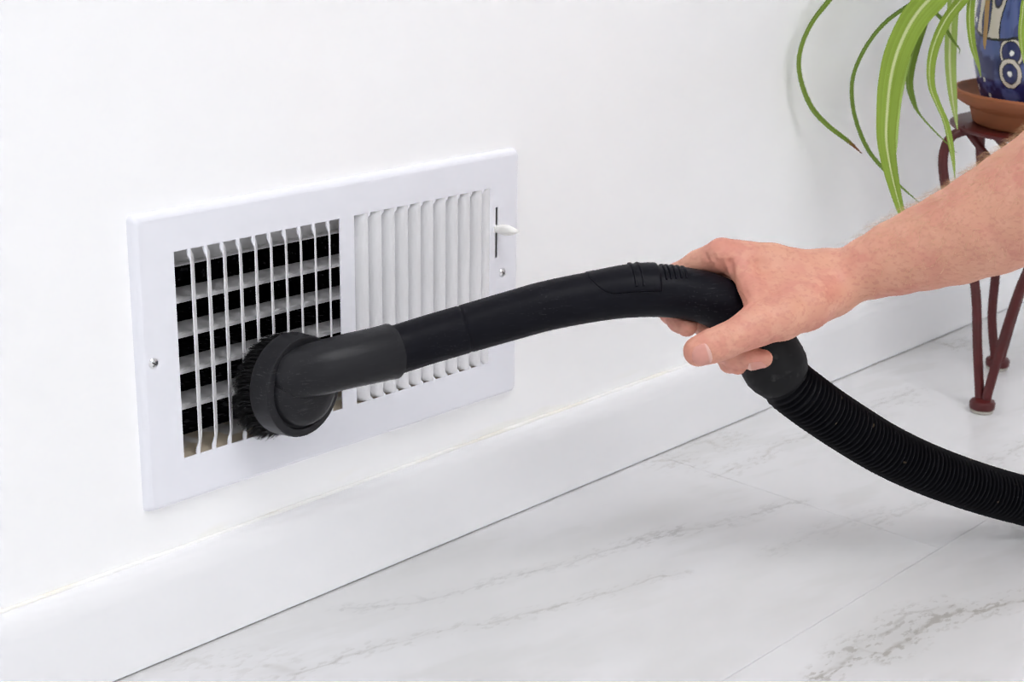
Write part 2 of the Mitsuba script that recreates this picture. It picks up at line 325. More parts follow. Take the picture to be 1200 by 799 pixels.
# ------------------------------------------------------------------ air vent (register)
thing('air_vent', 'white metal wall register with vertical louvers, set low in the white wall', 'air vent')
RW, RH, RZ = 0.3493, 0.1969, 0.1039
def rrect(w, h, r, y, n=6):
    pts = []
    for cx, cz, a0 in ((w / 2 - r, h / 2 - r, 0), (-w / 2 + r, h / 2 - r, 90), (-w / 2 + r, -h / 2 + r, 180), (w / 2 - r, -h / 2 + r, 270)):
        for a in np.radians(np.linspace(a0, a0 + 90, n)):
            pts.append((RW / 2 + cx + r * np.cos(a), y, RZ + RH / 2 + cz + r * np.sin(a)))
    return pts
def plate_solid(g):
    """The stamped face as a solid, shrunk by g on every side."""
    rings = [(0.0, 0.0), (0.0003, -0.0020), (0.0011, -0.0042), (0.0022, -0.0056), (0.0034, -0.0063), (0.0044, -0.0065)]
    return hull_pts(sum([rrect(RW - 2 * i - 2 * g, RH - 2 * i - 2 * g, 0.0035, y + g) for i, y in rings], []))
face = plate_solid(0) - plate_solid(0.0009).translate((0, 0.0002, 0))
FY = -0.0065
PIT = 0.01276
LX = [0.0291 + PIT * k for k in range(11)]
RX = [0.1793 + PIT * k for k in range(11)]
SZ0, SZ1 = 0.1352, 0.2744
for k in range(11):
    x = LX[k]
    xe = x + 0.0102 if k < 10 else 0.1661
    face = face - hull_pts([(a, y, z) for y in (FY - .01, -0.003) for a, z in ((x, SZ0), (xe + .0, SZ0), (x, SZ1), (xe, SZ1))])
    # the slot widens away from its ends where the strip is twisted into a blade
    if k < 10:
        face = face - hull_pts([(a, y, z) for y in (FY - .01, -0.003) for a, z in ((xe - .001, SZ0 + .001), (xe + .0012, SZ0 + .007), (xe - .001, SZ1 - .001), (xe + .0012, SZ1 - .007), (x + PIT - .0001, SZ0 + .009), (x + PIT - .0001, SZ1 - .009))])
    x = RX[k]
    xe = 0.3158 if k == 10 else x + PIT
    xs_ = x + 0.0024 if k else x
    face = face - hull_pts([(a, y, z) for y in (FY - .01, -0.003) for a, z in ((xs_, SZ0), (xe, SZ0), (xs_, SZ1), (xe, SZ1))])
    if k:
        face = face - hull_pts([(a, y, z) for y in (FY - .01, -0.003) for a, z in ((xs_ + .001, SZ0 + .0004), (x + .0001, SZ0 + .0035), (xs_ + .001, SZ1 - .0004), (x + .0001, SZ1 - .0035))])
face = face - mbox(0.3222, 0.3248, -0.02, -0.001, 0.2190, 0.2586)
for sx in (0.0097, 0.3306):
    face = face - m3.Manifold.cylinder(0.03, 0.0019, 0.0019, 16).rotate((90, 0, 0)).translate((sx, 0.01, 0.2054))
add('air_vent__faceplate', face, 'register_paint', smooth=40)

def louver(x0, sgn, taper, dmin, lean, ea, eb, lip0):
    """Bent sheet-metal blade: front edge at x0 in the face, going back to sgn*x; narrows into the face at both ends."""
    nz, nd, th = 40, 10, 0.0007
    z = np.linspace(SZ0, SZ1, nz)
    e = np.minimum(z - SZ0, SZ1 - z)
    s = np.clip(e / taper, 0, 1); s = s * s * (3 - 2 * s)
    d = np.linspace(0, 1, nd)
    depth = dmin + (0.0110 - dmin) * s
    # gooseneck: starts nearly square to the face, then turns sideways
    bx = (d**ea)[None] * depth[:, None] * sgn * lean
    by = (d**eb)[None] * depth[:, None]
    lip = (lip0 - (lip0 - 0.0008) * s)[:, None]
    rows = []
    front = np.stack([x0 - sgn * lip[:, 0] * 0 + np.zeros(nz), np.full(nz, FY + 0.0001), z], 1)
    A = np.stack([x0 + bx, FY + 0.0001 + by, np.repeat(z[:, None], nd, 1)], -1)
    off = np.zeros_like(A)
    tx = np.gradient(bx, axis=1); ty = np.gradient(by, axis=1)
    L = np.hypot(tx, ty)
    off[..., 0], off[..., 1] = ty / L * sgn, -tx / L * sgn
    wid = np.maximum(th, lip * (1 - d[None])**3)
    B = A - off * wid[..., None]
    B[:, 0, 1] = FY + 0.0001
    V = np.concatenate([A, B[:, ::-1]], 1)
    m = 2 * nd
    k, j = np.meshgrid(np.arange(nz - 1), np.arange(m), indexing='ij')
    a, b = k * m + j, k * m + (j + 1) % m
    F = np.stack([a, b, b + m, a + m], -1).reshape(-1, 4)
    F = np.vstack([F[:, [0, 1, 2]], F[:, [0, 2, 3]]])
    return trimesh.Trimesh(V.reshape(-1, 3), F, process=False)

for k in range(1, 11):
    add('air_vent__louver', louver(LX[k], 1, 0.0090, 0.0012, 0.94, 1.0, 1.0, 0.0026), 'louver_paint', smooth=35)
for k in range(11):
    add('air_vent__louver', louver((RX[k] + PIT) if k < 10 else 0.3158, -1, 0.0040, 0.0060, 1.12, 0.75, 1.60, 0.0016), 'shaded_slat_paint', smooth=35)
# damper box behind the louvers
SL = mbox(0.0270, 0.3190, -0.003, 0.034, 0.1323, 0.2773) - mbox(0.0282, 0.3178, -0.02, 0.05, 0.1335, 0.2761)
lip = mbox(0.0282, 0.3178, 0.030, 0.0312, 0.2550, 0.2761) + mbox(0.0282, 0.3178, 0.0235, 0.0312, 0.2550, 0.2562)
add('air_vent__damper_box', SL, 'sleeve_metal', smooth=False)
add('air_vent__top_lip', lip, 'damper_metal')
for zf in (0.2380, 0.2143, 0.1896, 0.1650):
    p = [(0.0082, zf - .0026), (0.0080, zf), (0.0098, zf + .0006), (0.020, zf + .0006), (0.033, zf + .0004)]
    p += [(y, z - .0010) for y, z in p[:0:-1]]
    p = np.array(p); m = len(p)
    from shapely.geometry import Polygon
    bl = trimesh.creation.extrude_polygon(Polygon(p), 0.2890, engine='earcut')
    bl.vertices[:, 0] -= np.clip((bl.vertices[:, 0] - 0.012) / 0.021, 0, 1) * 0.009 * np.clip(bl.vertices[:, 2] / 0.15, 0, 1)      # rear edge tapered: shallower to the right
    bl.apply_transform([[0, 0, 1, 0.0285], [1, 0, 0, 0], [0, 1, 0, 0], [0, 0, 0, 1]])
    add('air_vent__damper_blade', bl, 'damper_metal')
# lever with its knob
lev = hull_pts([(0.3235 + a * .0009, y, 0.2419 + b * .0028) for y in (-0.007, 0.004) for a in (-1, 1) for b in (-1, 1)])
add('air_vent__lever', lev, 'knob_plastic', label='small white damper lever with a rounded knob')
yy = np.linspace(0, 1, 14)
kn = tube(np.column_stack([np.full(14, 0.3235), -0.0068 - 0.0215 * yy, 0.2419 + 0.0012 * yy]), 0.0011 + 0.0030 * np.sin(np.clip(yy * 0.93 + 0.10, 0, 1) * np.pi)**0.7, 20, up=(0, 0, 1))
add('air_vent__lever__knob', kn, 'knob_plastic', smooth=50)
plt_ = hull_pts([(0.3235 + a * .0030, y, 0.2419 + b * .0026) for y in (-0.0065, -0.0074) for a in (-1, 1) for b in (-1, 1)])
add('air_vent__lever__collar', plt_, 'knob_plastic')
for sx, sz in ((0.0097, 0.2050), (0.3306, 0.2058)):
    r = np.linspace(0, 1, 8)
    head = m3.Manifold.sphere(0.0050, 48) ^ m3.Manifold.cylinder(0.01, 0.0037, 0.0037, 40).rotate((90, 0, 0)).translate((0, 0, 0))
    head = head.translate((0, 0.0032, 0)) ^ mbox(-.01, .01, -.01, 0.0003, -.01, .01)
    cross = mbox(-.0022, .0022, -.006, -.0007, -.00045, .00045) + mbox(-.00045, .00045, -.006, -.0007, -.0022, .0022)
    head = (head - cross.rotate((0, 38, 0))).translate((sx, FY, sz))
    add('air_vent__screw', head, 'screw_metal', smooth=40, label='silver cross-head screw')
    add('air_vent__screw__shade_inlay' if sx < .1 else 'air_vent__screw_001__shade_inlay', (mbox(-.0020, .0020, -.0009, -.0006, -.0004, .0004) + mbox(-.0004, .0004, -.0009, -.0006, -.002, .002)).rotate((0, 38, 0)).translate((sx, FY, sz)), 'recess_shade')  # dark inlay stands in for the shade inside the cross cut

# duct in the wall behind it
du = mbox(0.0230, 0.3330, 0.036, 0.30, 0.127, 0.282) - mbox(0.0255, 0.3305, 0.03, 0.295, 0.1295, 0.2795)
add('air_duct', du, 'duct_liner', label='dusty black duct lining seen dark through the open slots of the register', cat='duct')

# ------------------------------------------------------------------ vacuum wand, hose and brush
thing('vacuum_hose', 'black ribbed vacuum cleaner hose with curved wand and round dusting brush, held against the register', 'vacuum cleaner hose')
BC = np.array([0.0985, 0.0, 0.1741])           # brush axis meets the register here
BT = np.array([0.04, 0, 0.02])                 # slight tilt of the brush axis
bn = unit(np.array([0.10, -1.0, 0.04]))
b1 = unit(np.cross(bn, [0, 0, 1.0])); b2 = np.cross(b1, bn)
def brush_pt(r, a, h):
    r, a, h = np.broadcast_arrays(np.asarray(r, float), a, h)
    return BC + (r * np.cos(a))[..., None] * b1 + (r * np.sin(a))[..., None] * b2 + h[..., None] * bn
def revolve(profile, m=72):
    P = np.asarray(profile, float)
    a = np.linspace(0, 2 * np.pi, m, endpoint=False)
    V = brush_pt(P[:, 0:1], a[None], P[:, 1:2])
    n = len(P)
    k, j = np.meshgrid(np.arange(n - 1), np.arange(m), indexing='ij')
    A, B = k * m + j, k * m + (j + 1) % m
    F = np.stack([A, A + m, B + m, B], -1).reshape(-1, 4)
    F = np.vstack([F[:, [0, 1, 2]], F[:, [0, 2, 3]]])
    return trimesh.Trimesh(V.reshape(-1, 3), F, process=False)
h0 = 0.0255
cap = [(0.024, h0 + .002), (0.0325, h0 + .001), (0.0335, h0), (0.0345, h0 + .0005), (0.0348, h0 + .002), (0.0343, h0 + .0150), (0.0338, h0 + .0164), (0.0328, h0 + .0170), (0.0290, h0 + .0172), (0.0284, h0 + .0168), (0.0279, h0 + .0156),
       (0.0272, h0 + .0156), (0.0266, h0 + .0170), (0.0258, h0 + .0200), (0.0238, h0 + .0232), (0.0200, h0 + .0255), (0.0120, h0 + .0272), (0.0005, h0 + .027)]
NECK = spline([(0.0936, -0.0427, 0.1869), (0.1105, -0.0531, 0.1905), (0.1273, -0.0595, 0.1926), (0.1455, -0.0647, 0.1936), (0.1580, -0.0672, 0.1941)], 30)
neck_r = np.interp(np.arange(30), [0, 6, 29], [0.0172, 0.0180, 0.0188])
thing_parts = 'vacuum_hose__dusting_brush'
add(thing_parts, join([revolve(cap)]), 'brush_plastic', smooth=30)
N0 = unit(NECK[0] - NECK[2])
dome = [(NECK[0] + N0 * 0.0172 * math.sin(t), 0.0172 * math.cos(t)) for t in np.linspace(1.45, 0.08, 14)]
neck = tube(np.vstack([[q for q, _ in dome], NECK]), np.concatenate([[r for _, r in dome], neck_r]), 56)
NT = unit(NECK[-1] - NECK[-3])
add('vacuum_hose__dusting_brush__neck', neck, 'brush_plastic', smooth=40)
# bristles
nb = 2600
rr = 0.0245 + 0.0085 * np.sqrt(rng.random(nb)); aa = rng.random(nb) * 2 * np.pi
spl = (rr - 0.0235) / 0.0095
tipr = rr + 0.0005 + 0.0034 * spl * (0.2 + 0.9 * rng.random(nb))
ta = aa + rng.normal(0, 0.05, nb)
P0 = brush_pt(rr, aa, h0 + 0.003); P1 = brush_pt(rr + 0.35 * (tipr - rr), aa + 0.4 * (ta - aa), 0.018); P2 = brush_pt(tipr, ta, 0.0095 + rng.random(nb) * 0.0022 + 0.0028 * spl * rng.random(nb))
S = unit(rng.normal(size=(nb, 3)))
S = unit(S - (S @ bn)[:, None] * bn)
P1 = P1 + np.array([-0.0004, 0, -0.0018]); P2 = P2 + np.array([-0.0012, 0, -0.0056])     # swept down by the stroke
Q = np.cross(np.broadcast_to(bn, (nb, 3)), S)
br = 0.00030
ring = [S, -0.5 * S + 0.87 * Q, -0.5 * S - 0.87 * Q]
V = np.stack([P + f * br * o for P, f in ((P0, 1), (P1, 1), (P2, 0.6)) for o in ring], 1)
fb = []
for lv in (0, 3):
    for j in range(3):
        a, b = lv + j, lv + (j + 1) % 3
        fb += [(a, b, b + 3), (a, b + 3, a + 3)]
fb.append((6, 7, 8))
F = (np.array(fb)[None] + (np.arange(nb) * 9)[:, None, None]).reshape(-1, 3)
add('vacuum_hose__dusting_brush__bristles', trimesh.Trimesh(V.reshape(-1, 3), F, process=False), 'bristle_black', kind='stuff', label='stiff black bristles pressed on the louvers')

WAND = [(0.1460, -0.0641, 0.1930), (0.1634, -0.0707, 0.1958), (0.1790, -0.0794, 0.2001), (0.2018, -0.0935, 0.2063), (0.2291, -0.1116, 0.2142), (0.2486, -0.1254, 0.2199), (0.2728, -0.1430, 0.2248), (0.2939, -0.1598, 0.2278), (0.3153, -0.1767, 0.2277), (0.3321, -0.1901, 0.2244), (0.3444, -0.1998, 0.2190), (0.3557, -0.2084, 0.2098), (0.3654, -0.2170, 0.1971), (0.3723, -0.2241, 0.1845), (0.3763, -0.2286, 0.1738), (0.3805, -0.2331, 0.1637)]
WC = spline(WAND, 400)
wl = np.concatenate([[0], np.cumsum(np.linalg.norm(np.diff(WC, axis=0), axis=1))])
def at_px(P):
    return int(np.argmin(np.linalg.norm(WC - np.asarray(P), axis=1)))
i1 = at_px(WAND[3])
i2 = at_px(WAND[13])
r_tube = 0.0168
def wand_r(i):
    return np.interp(i, [0, i1, at_px(WAND[6]), at_px(WAND[8]), at_px(WAND[11]), 399], [0.0166, 0.0167, 0.0174, 0.0180, 0.0184, 0.0184])
seg = np.arange(0, i1 + 1)
rt = wand_r(seg).copy(); rt[-3:] -= np.array([0, .0003, .0007])
add('vacuum_hose__extension_tube', tube(WC[seg], rt, 56), 'black_plastic', smooth=45)
seg = np.arange(i1, i2 + 20)
rh = wand_r(seg).copy(); rh[:3] -= np.array([.0006, .0002, 0])
add('vacuum_hose__handle', tube(WC[seg], rh, 64), 'black_plastic', smooth=45)
# socket rim where the brush neck ends
sr = [NECK[-1] + NT * t for t in (-0.004, -0.0005, 0.0002)]
add('vacuum_hose__dusting_brush__rim', tube(np.array(sr), np.array([.0189, .0191, .0186]), 56), 'brush_plastic', smooth=35)

# suction slider and grip ridges: shells over the top of the handle
Tn, Sd, Up = frames(WC)
ROOM = np.array([-0.70, -0.65, 0.30])                                            # into the room
TOCAM = unit(ROOM - (Tn @ ROOM)[:, None] * Tn)
TOP = unit(np.cross(TOCAM, Tn)); TOP *= np.sign(TOP[:, 2:3])
def shell(ia, ib, a0, a1, lift, inset=0.0012, na=26, ns=40, round_start=0.0, ramp=0.0):
    """Raised pad over the handle: along samples ia..ib, angles a0..a1 from the room side (0) over the top (90)."""
    s = np.linspace(0, 1, ns)
    idx = ia + (ib - ia) * s
    lo = np.floor(idx).astype(int); f = (idx - lo)[:, None]
    g = lambda A: A[lo] * (1 - f) + A[np.minimum(lo + 1, 399)] * f
    C, tc, tp = g(WC), g(TOCAM), g(TOP)
    R = wand_r(idx)
    half, mid = (a1 - a0) / 2, (a0 + a1) / 2
    wfac = np.ones(ns)
    if round_start:
        u = np.clip(s / round_start, 0, 1)
        wfac = np.sqrt(np.maximum(1 - (1 - u)**2, 0.0004))
    v = np.linspace(-1, 1, na)
    ang = np.radians(mid + half * wfac[:, None] * v[None])
    edge = np.minimum(np.minimum((1 - np.abs(v))[None] * half * wfac[:, None] * np.pi / 180 * 0.018, np.minimum(s, 1 - s)[:, None] * (ib - ia) * (wl[-1] / 399)), inset) / inset
    H = -0.0006 + (lift * (np.clip(s / ramp, 0.25, 1)[:, None] if ramp else 1.0) + 0.0006) * np.sqrt(np.clip(edge, 0, 1))
    V = C[:, None] + (R[:, None] + H)[..., None] * (np.cos(ang)[..., None] * tc[:, None] + np.sin(ang)[..., None] * tp[:, None])
    W = C[:, None] + (R[:, None] - 0.0012)[..., None] * (np.cos(ang)[..., None] * tc[:, None] + np.sin(ang)[..., None] * tp[:, None])
    k, j = np.meshgrid(np.arange(ns - 1), np.arange(na - 1), indexing='ij')
    A = k * na + j
    F = np.stack([A, A + 1, A + na + 1, A + na], -1).reshape(-1, 4)
    F = np.vstack([F[:, [0, 1, 2]], F[:, [0, 2, 3]]])
    return trimesh.Trimesh(np.vstack([V.reshape(-1, 3), W.reshape(-1, 3)]), np.vstack([F[:, ::-1], F + ns * na]), process=False)
ja, jb, jc = at_px([(0.2725, -0.1425, 0.2251)][0]), at_px([(0.3101, -0.1726, 0.2278)][0]), at_px([(0.3248, -0.1844, 0.2265)][0])
add('vacuum_hose__handle__suction_slider', shell(ja, jb, -4, 150, 0.0022, ns=60, na=50, round_start=0.35, ramp=0.75), 'black_plastic', smooth=40)
j3 = at_px([(0.2952, -0.1610, 0.2281)][0])
for q in (0, 1):
    st = j3 + q * 6
    add('vacuum_hose__handle__slider_rib', shell(st, st + 3, 4, 142, 0.0029, inset=0.0006, ns=8), 'black_plastic', smooth=40)
for q in range(5):
    st = jb + 3 + q * 4.0
    add('vacuum_hose__handle__grip_ridge', shell(st, st + 2.2, 22 + q * 2, 128, 0.0012 - 0.0001 * q, inset=0.0005, ns=8), 'black_plastic', smooth=40)

# cuff and hose
CF = spline([(0.3659, -0.2183, 0.1954), (0.3705, -0.2222, 0.1876), (0.3736, -0.2256, 0.1808), (0.3765, -0.2293, 0.1727), (0.3794, -0.2331, 0.1646), (0.3820, -0.2354, 0.1588)], 40)
cr = np.interp(np.linspace(0, 1, 40), [0, .05, .25, .55, .72, .86, .93, 1], [0.0188, 0.0205, 0.0225, 0.0236, 0.0234, 0.0215, 0.0196, 0.0180])
add('vacuum_hose__hose_cuff', tube(CF, cr, 64), 'rubber_cuff', smooth=50)
HOSE = [(0.3795, -0.2321, 0.1669), (0.3855, -0.2368, 0.1576), (0.3955, -0.2425, 0.1482), (0.4139, -0.2507, 0.1333), (0.4383, -0.2624, 0.1148), (0.4657, -0.2745, 0.0958), (0.4998, -0.2895, 0.0758), (0.5421, -0.3078, 0.0548), (0.5855, -0.3275, 0.0363), (0.6305, -0.3499, 0.0195), (0.6841, -0.3855, 0.0041), (0.7410, -0.4339, -0.0015), (0.8003, -0.4994, 0.0118), (0.8510, -0.5686, 0.0474)]
HP = np.array(HOSE)
HP[9:, 2] = np.maximum(HP[9:, 2], 0.0205)
L = np.linalg.norm(np.diff(HP, axis=0), axis=1).sum()
PITCH_RIB = 0.0044
nr = int(L / PITCH_RIB)
HC = spline(HP, nr * 12 + 1)
ph = np.arange(len(HC)) % 12
hr = np.array([0.0161] * 6 + [0.0166, 0.0184, 0.0195, 0.0197, 0.0188, 0.0169])[ph]
add('vacuum_hose__hose', tube(HC, hr, 48), 'hose_plastic', smooth=50)

# ------------------------------------------------------------------ the hand and forearm: one continuous skin
# joints (position, radius); each chain is a run of tapered bones
INDEX_META = [(0.4107, -0.2426, 0.2342, 0.0160), (0.3814, -0.2191, 0.2437, 0.0138), (0.3521, -0.1964, 0.2511, 0.0118)]
MID_META = [(0.4283, -0.2334, 0.2285, 0.0155), (0.3754, -0.1919, 0.2453, 0.0115)]
RING_META = [(0.4444, -0.2268, 0.2204, 0.0150), (0.3988, -0.1911, 0.2347, 0.0110)]
LITTLE_META = [(0.4569, -0.2226, 0.2120, 0.0140), (0.4191, -0.1931, 0.2211, 0.0105)]
THUMB_META = [(0.4029, -0.2540, 0.2248, 0.0175), (0.3712, -0.2550, 0.2219, 0.0160), (0.3482, -0.2506, 0.2178, 0.0148), (0.3307, -0.2427, 0.2140, 0.0132)]
THUMB = [(0.3307, -0.2427, 0.2140, 0.0130), (0.3184, -0.2390, 0.2100, 0.0116), (0.3072, -0.2347, 0.2064, 0.0112), (0.2986, -0.2298, 0.2036, 0.0108), (0.2911, -0.2247, 0.2005, 0.0103)]
WEB = [(0.3557, -0.2104, 0.2424, 0.0085), (0.3497, -0.2239, 0.2326, 0.0080), (0.3432, -0.2361, 0.2242, 0.0090)]
WEB2 = [(0.3878, -0.2370, 0.2330, 0.0130), (0.3635, -0.2323, 0.2298, 0.0105), (0.3500, -0.2334, 0.2260, 0.0095)]
INDEX = [(0.3521, -0.1964, 0.2511, 0.0116), (0.3492, -0.1793, 0.2414, 0.0099), (0.3427, -0.1638, 0.2296, 0.0096), (0.3404, -0.1624, 0.2172, 0.0088), (0.3361, -0.1671, 0.2069, 0.0086), (0.3316, -0.1776, 0.2035, 0.0080), (0.3289, -0.1864, 0.2016, 0.0073)]
MIDDLE = [(0.3754, -0.1919, 0.2453, 0.0112), (0.3667, -0.1698, 0.2225, 0.0098), (0.3621, -0.1694, 0.2092, 0.0092), (0.3544, -0.1811, 0.1992, 0.0092), (0.3478, -0.1959, 0.1949, 0.0086), (0.3414, -0.2080, 0.1939, 0.0076)]
RING = [(0.3988, -0.1911, 0.2347, 0.0108), (0.3881, -0.1754, 0.2001, 0.0096), (0.3663, -0.1830, 0.1862, 0.0088), (0.3477, -0.2041, 0.1835, 0.0082), (0.3368, -0.2234, 0.1863, 0.0079), (0.3374, -0.2357, 0.1878, 0.0074), (0.3409, -0.2438, 0.1886, 0.0062)]
LITTLE = [(0.4191, -0.1931, 0.2211, 0.0100), (0.4003, -0.1860, 0.1855, 0.0085), (0.3665, -0.1911, 0.1757, 0.0075), (0.3489, -0.2104, 0.1759, 0.0068), (0.3421, -0.2224, 0.1777, 0.0060)]
ARM = [(0.4140, -0.2462, 0.2342, 0.0180), (0.4179, -0.2562, 0.2351, 0.0185), (0.4247, -0.2720, 0.2434, 0.0218), (0.4312, -0.2875, 0.2519, 0.0258), (0.4380, -0.3058, 0.2614, 0.0292), (0.4436, -0.3243, 0.2712, 0.0325), (0.4487, -0.3453, 0.2844, 0.0360), (0.4545, -0.3653, 0.2981, 0.0395), (0.4605, -0.3950, 0.3215, 0.0430), (0.4655, -0.4289, 0.3467, 0.0420), (0.4825, -0.4656, 0.3804, 0.0400), (0.5267, -0.4846, 0.4261, 0.0420), (0.5773, -0.4906, 0.4819, 0.0470)]
WRIST2 = [(0.4337, -0.2346, 0.2252, 0.0165), (0.4391, -0.2507, 0.2298, 0.0170), (0.4545, -0.2816, 0.2455, 0.0215)]

def rcone(P, a, b):
    a, b = np.asarray(a, float), np.asarray(b, float)
    e = b[:3] - a[:3]
    t = np.clip((P - a[:3]) @ e / (e @ e), 0, 1)
    return np.linalg.norm(P - a[:3] - t[:, None] * e, axis=1) - (a[3] + t * (b[3] - a[3]))

def smin(a, b, k):
    h = np.maximum(k - np.abs(a - b), 0) / k
    return np.minimum(a, b) - h * h * k * 0.25

def chain(P, J, k):
    d = None
    for a, b in zip(J[:-1], J[1:]):
        c = rcone(P, a, b)
        d = c if d is None else smin(d, c, k)
    return d

def polyline_dist(P, L):
    L = np.asarray(L, float)
    d = np.full(len(P), 9.0)
    for a, b in zip(L[:-1], L[1:]):
        e = b[:3] - a[:3]
        t = np.clip((P - a[:3]) @ e / (e @ e), 0, 1)
        d = np.minimum(d, np.linalg.norm(P - a[:3] - t[:, None] * e, axis=1))
    return d

# folds of the skin: (line, depth, width)
FOLDS = [
    ([(0.3461, -0.2074, 0.2496), (0.3464, -0.2089, 0.2450), (0.3461, -0.2102, 0.2404), (0.3463, -0.2118, 0.2352)], 0.0048, 0.0013),
    ([(0.3260, -0.2380, 0.2272), (0.3312, -0.2384, 0.2295), (0.3358, -0.2392, 0.2317)], 0.004, 0.0014),
    ([(0.3276, -0.2430, 0.2288), (0.3342, -0.2439, 0.2306)], 0.0018, 0.0012),
    ([(0.3397, -0.2412, 0.2338), (0.3435, -0.2413, 0.2355), (0.3479, -0.2418, 0.2359)], 0.0022, 0.005),
    ([(0.2970, -0.2366, 0.2141), (0.2965, -0.2400, 0.2114), (0.2964, -0.2415, 0.2088), (0.2979, -0.2430, 0.2028)], 0.0028, 0.0009),
    ([(0.3004, -0.2389, 0.2156), (0.3006, -0.2416, 0.2138), (0.3006, -0.2439, 0.2108), (0.3016, -0.2455, 0.2074)], 0.0030, 0.0009),
    ([(0.2924, -0.2367, 0.2109), (0.2928, -0.2386, 0.2089), (0.2936, -0.2403, 0.2062), (0.2954, -0.2413, 0.2018)], 0.0022, 0.0008),
    ([(0.2994, -0.2419, 0.2124), (0.2993, -0.2436, 0.2092), (0.2997, -0.2442, 0.2057)], 0.0020, 0.0008),
    ([(0.3415, -0.1894, 0.2532), (0.3401, -0.1936, 0.2493)], 0.0012, 0.001),
    ([(0.3401, -0.1978, 0.2525), (0.3408, -0.2004, 0.2492), (0.3430, -0.2013, 0.2448)], 0.0015, 0.0012),
    ([(0.3419, -0.2025, 0.2495), (0.3439, -0.2035, 0.2456), (0.3474, -0.2034, 0.2407)], 0.0017, 0.0012),
    ([(0.3403, -0.2222, 0.2299), (0.3373, -0.2265, 0.2277), (0.3310, -0.2331, 0.2272)], 0.0013, 0.001),
    ([(0.3394, -0.2261, 0.2332), (0.3367, -0.2309, 0.2311), (0.3333, -0.2355, 0.2297)], 0.0012, 0.001),
]
TUBE_AX = np.column_stack([WC[::6], wand_r(np.arange(400))[::6]])
CUFF_AX = np.column_stack([CF[::3], cr[::3]])

def tube_d(P, AX):
    d = np.full(len(P), 9.0)
    for a, b in zip(AX[:-1], AX[1:]):
        d = np.minimum(d, rcone(P, a, b))
    return d

def skin_sdf(P):
    body = chain(P, ARM, 0.003)
    body = smin(body, chain(P, WRIST2, 0.003), 0.016)
    palm = chain(P, INDEX_META, 0.004)
    for J in (MID_META, RING_META, LITTLE_META):
        palm = smin(palm, chain(P, J, 0.004), 0.012)
    body = smin(body, palm, 0.010)
    body = smin(body, chain(P, WEB2, 0.006), 0.012)
    body = smin(body, chain(P, THUMB_META, 0.006), 0.013)
    body = smin(body, chain(P, WEB, 0.004), 0.007)
    body = smin(body, chain(P, THUMB, 0.004), 0.007)
    for J in (INDEX, MIDDLE, RING, LITTLE):
        body = smin(body, chain(P, J, 0.0035), 0.0016)
    for L, depth, wdt in FOLDS:
        q = polyline_dist(P, L)
        body = body + depth * np.exp(-(q / wdt)**2)
    ax = np.minimum(tube_d(P, TUBE_AX), tube_d(P, CUFF_AX)) - 0.00015
    return -smin(-body, ax, 0.0012)

def surface_nets(D, org, h):
    s = D < 0
    nx, ny, nz = D.shape
    acc = np.zeros((nx - 1, ny - 1, nz - 1, 3), np.float32); cnt = np.zeros((nx - 1, ny - 1, nz - 1), np.int16)
    sl = lambda o, n: slice(o, n - 1 + o)
    for ax in range(3):
        o1, o2 = [a for a in range(3) if a != ax]
        for u in (0, 1):
            for v in (0, 1):
                off = [0, 0, 0]; off[o1], off[o2] = u, v
                A = D[sl(off[0], nx), sl(off[1], ny), sl(off[2], nz)]
                off2 = list(off); off2[ax] = 1
                B = D[sl(off2[0], nx), sl(off2[1], ny), sl(off2[2], nz)]
                m = (A < 0) != (B < 0)
                i = np.nonzero(m)
                t = A[i] / (A[i] - B[i])
                p = np.zeros((len(t), 3), np.float32); p[:, o1], p[:, o2], p[:, ax] = u, v, t
                acc[i] += p; cnt[i] += 1
    cells = np.nonzero(cnt)
    ids = np.full(cnt.shape, -1, np.int64); ids[cells] = np.arange(len(cells[0]))
    V = np.stack(cells, 1) + acc[cells] / cnt[cells][:, None]
    F = []
    for ax in range(3):
        o1, o2 = (ax + 1) % 3, (ax + 2) % 3
        sa = [slice(None)] * 3; sb = [slice(None)] * 3
        sa[ax], sb[ax] = slice(0, -1), slice(1, None)
        A, B = s[tuple(sa)], s[tuple(sb)]
        i = np.array(np.nonzero(A != B)).T
        i = i[(i[:, o1] > 0) & (i[:, o2] > 0) & (i[:, o1] < D.shape[o1] - 1) & (i[:, o2] < D.shape[o2] - 1)]
        flip = A[tuple(i.T)]
        q = []
        for du, dv in ((-1, -1), (0, -1), (0, 0), (-1, 0)):
            j = i.copy(); j[:, o1] += du; j[:, o2] += dv
            q.append(ids[tuple(j.T)])
        q = np.stack(q, 1)
        q = np.where(flip[:, None], q, q[:, ::-1])
        F.append(q)
    F = np.vstack(F)
    return org + V * h, np.vstack([F[:, [0, 1, 2]], F[:, [0, 2, 3]]])

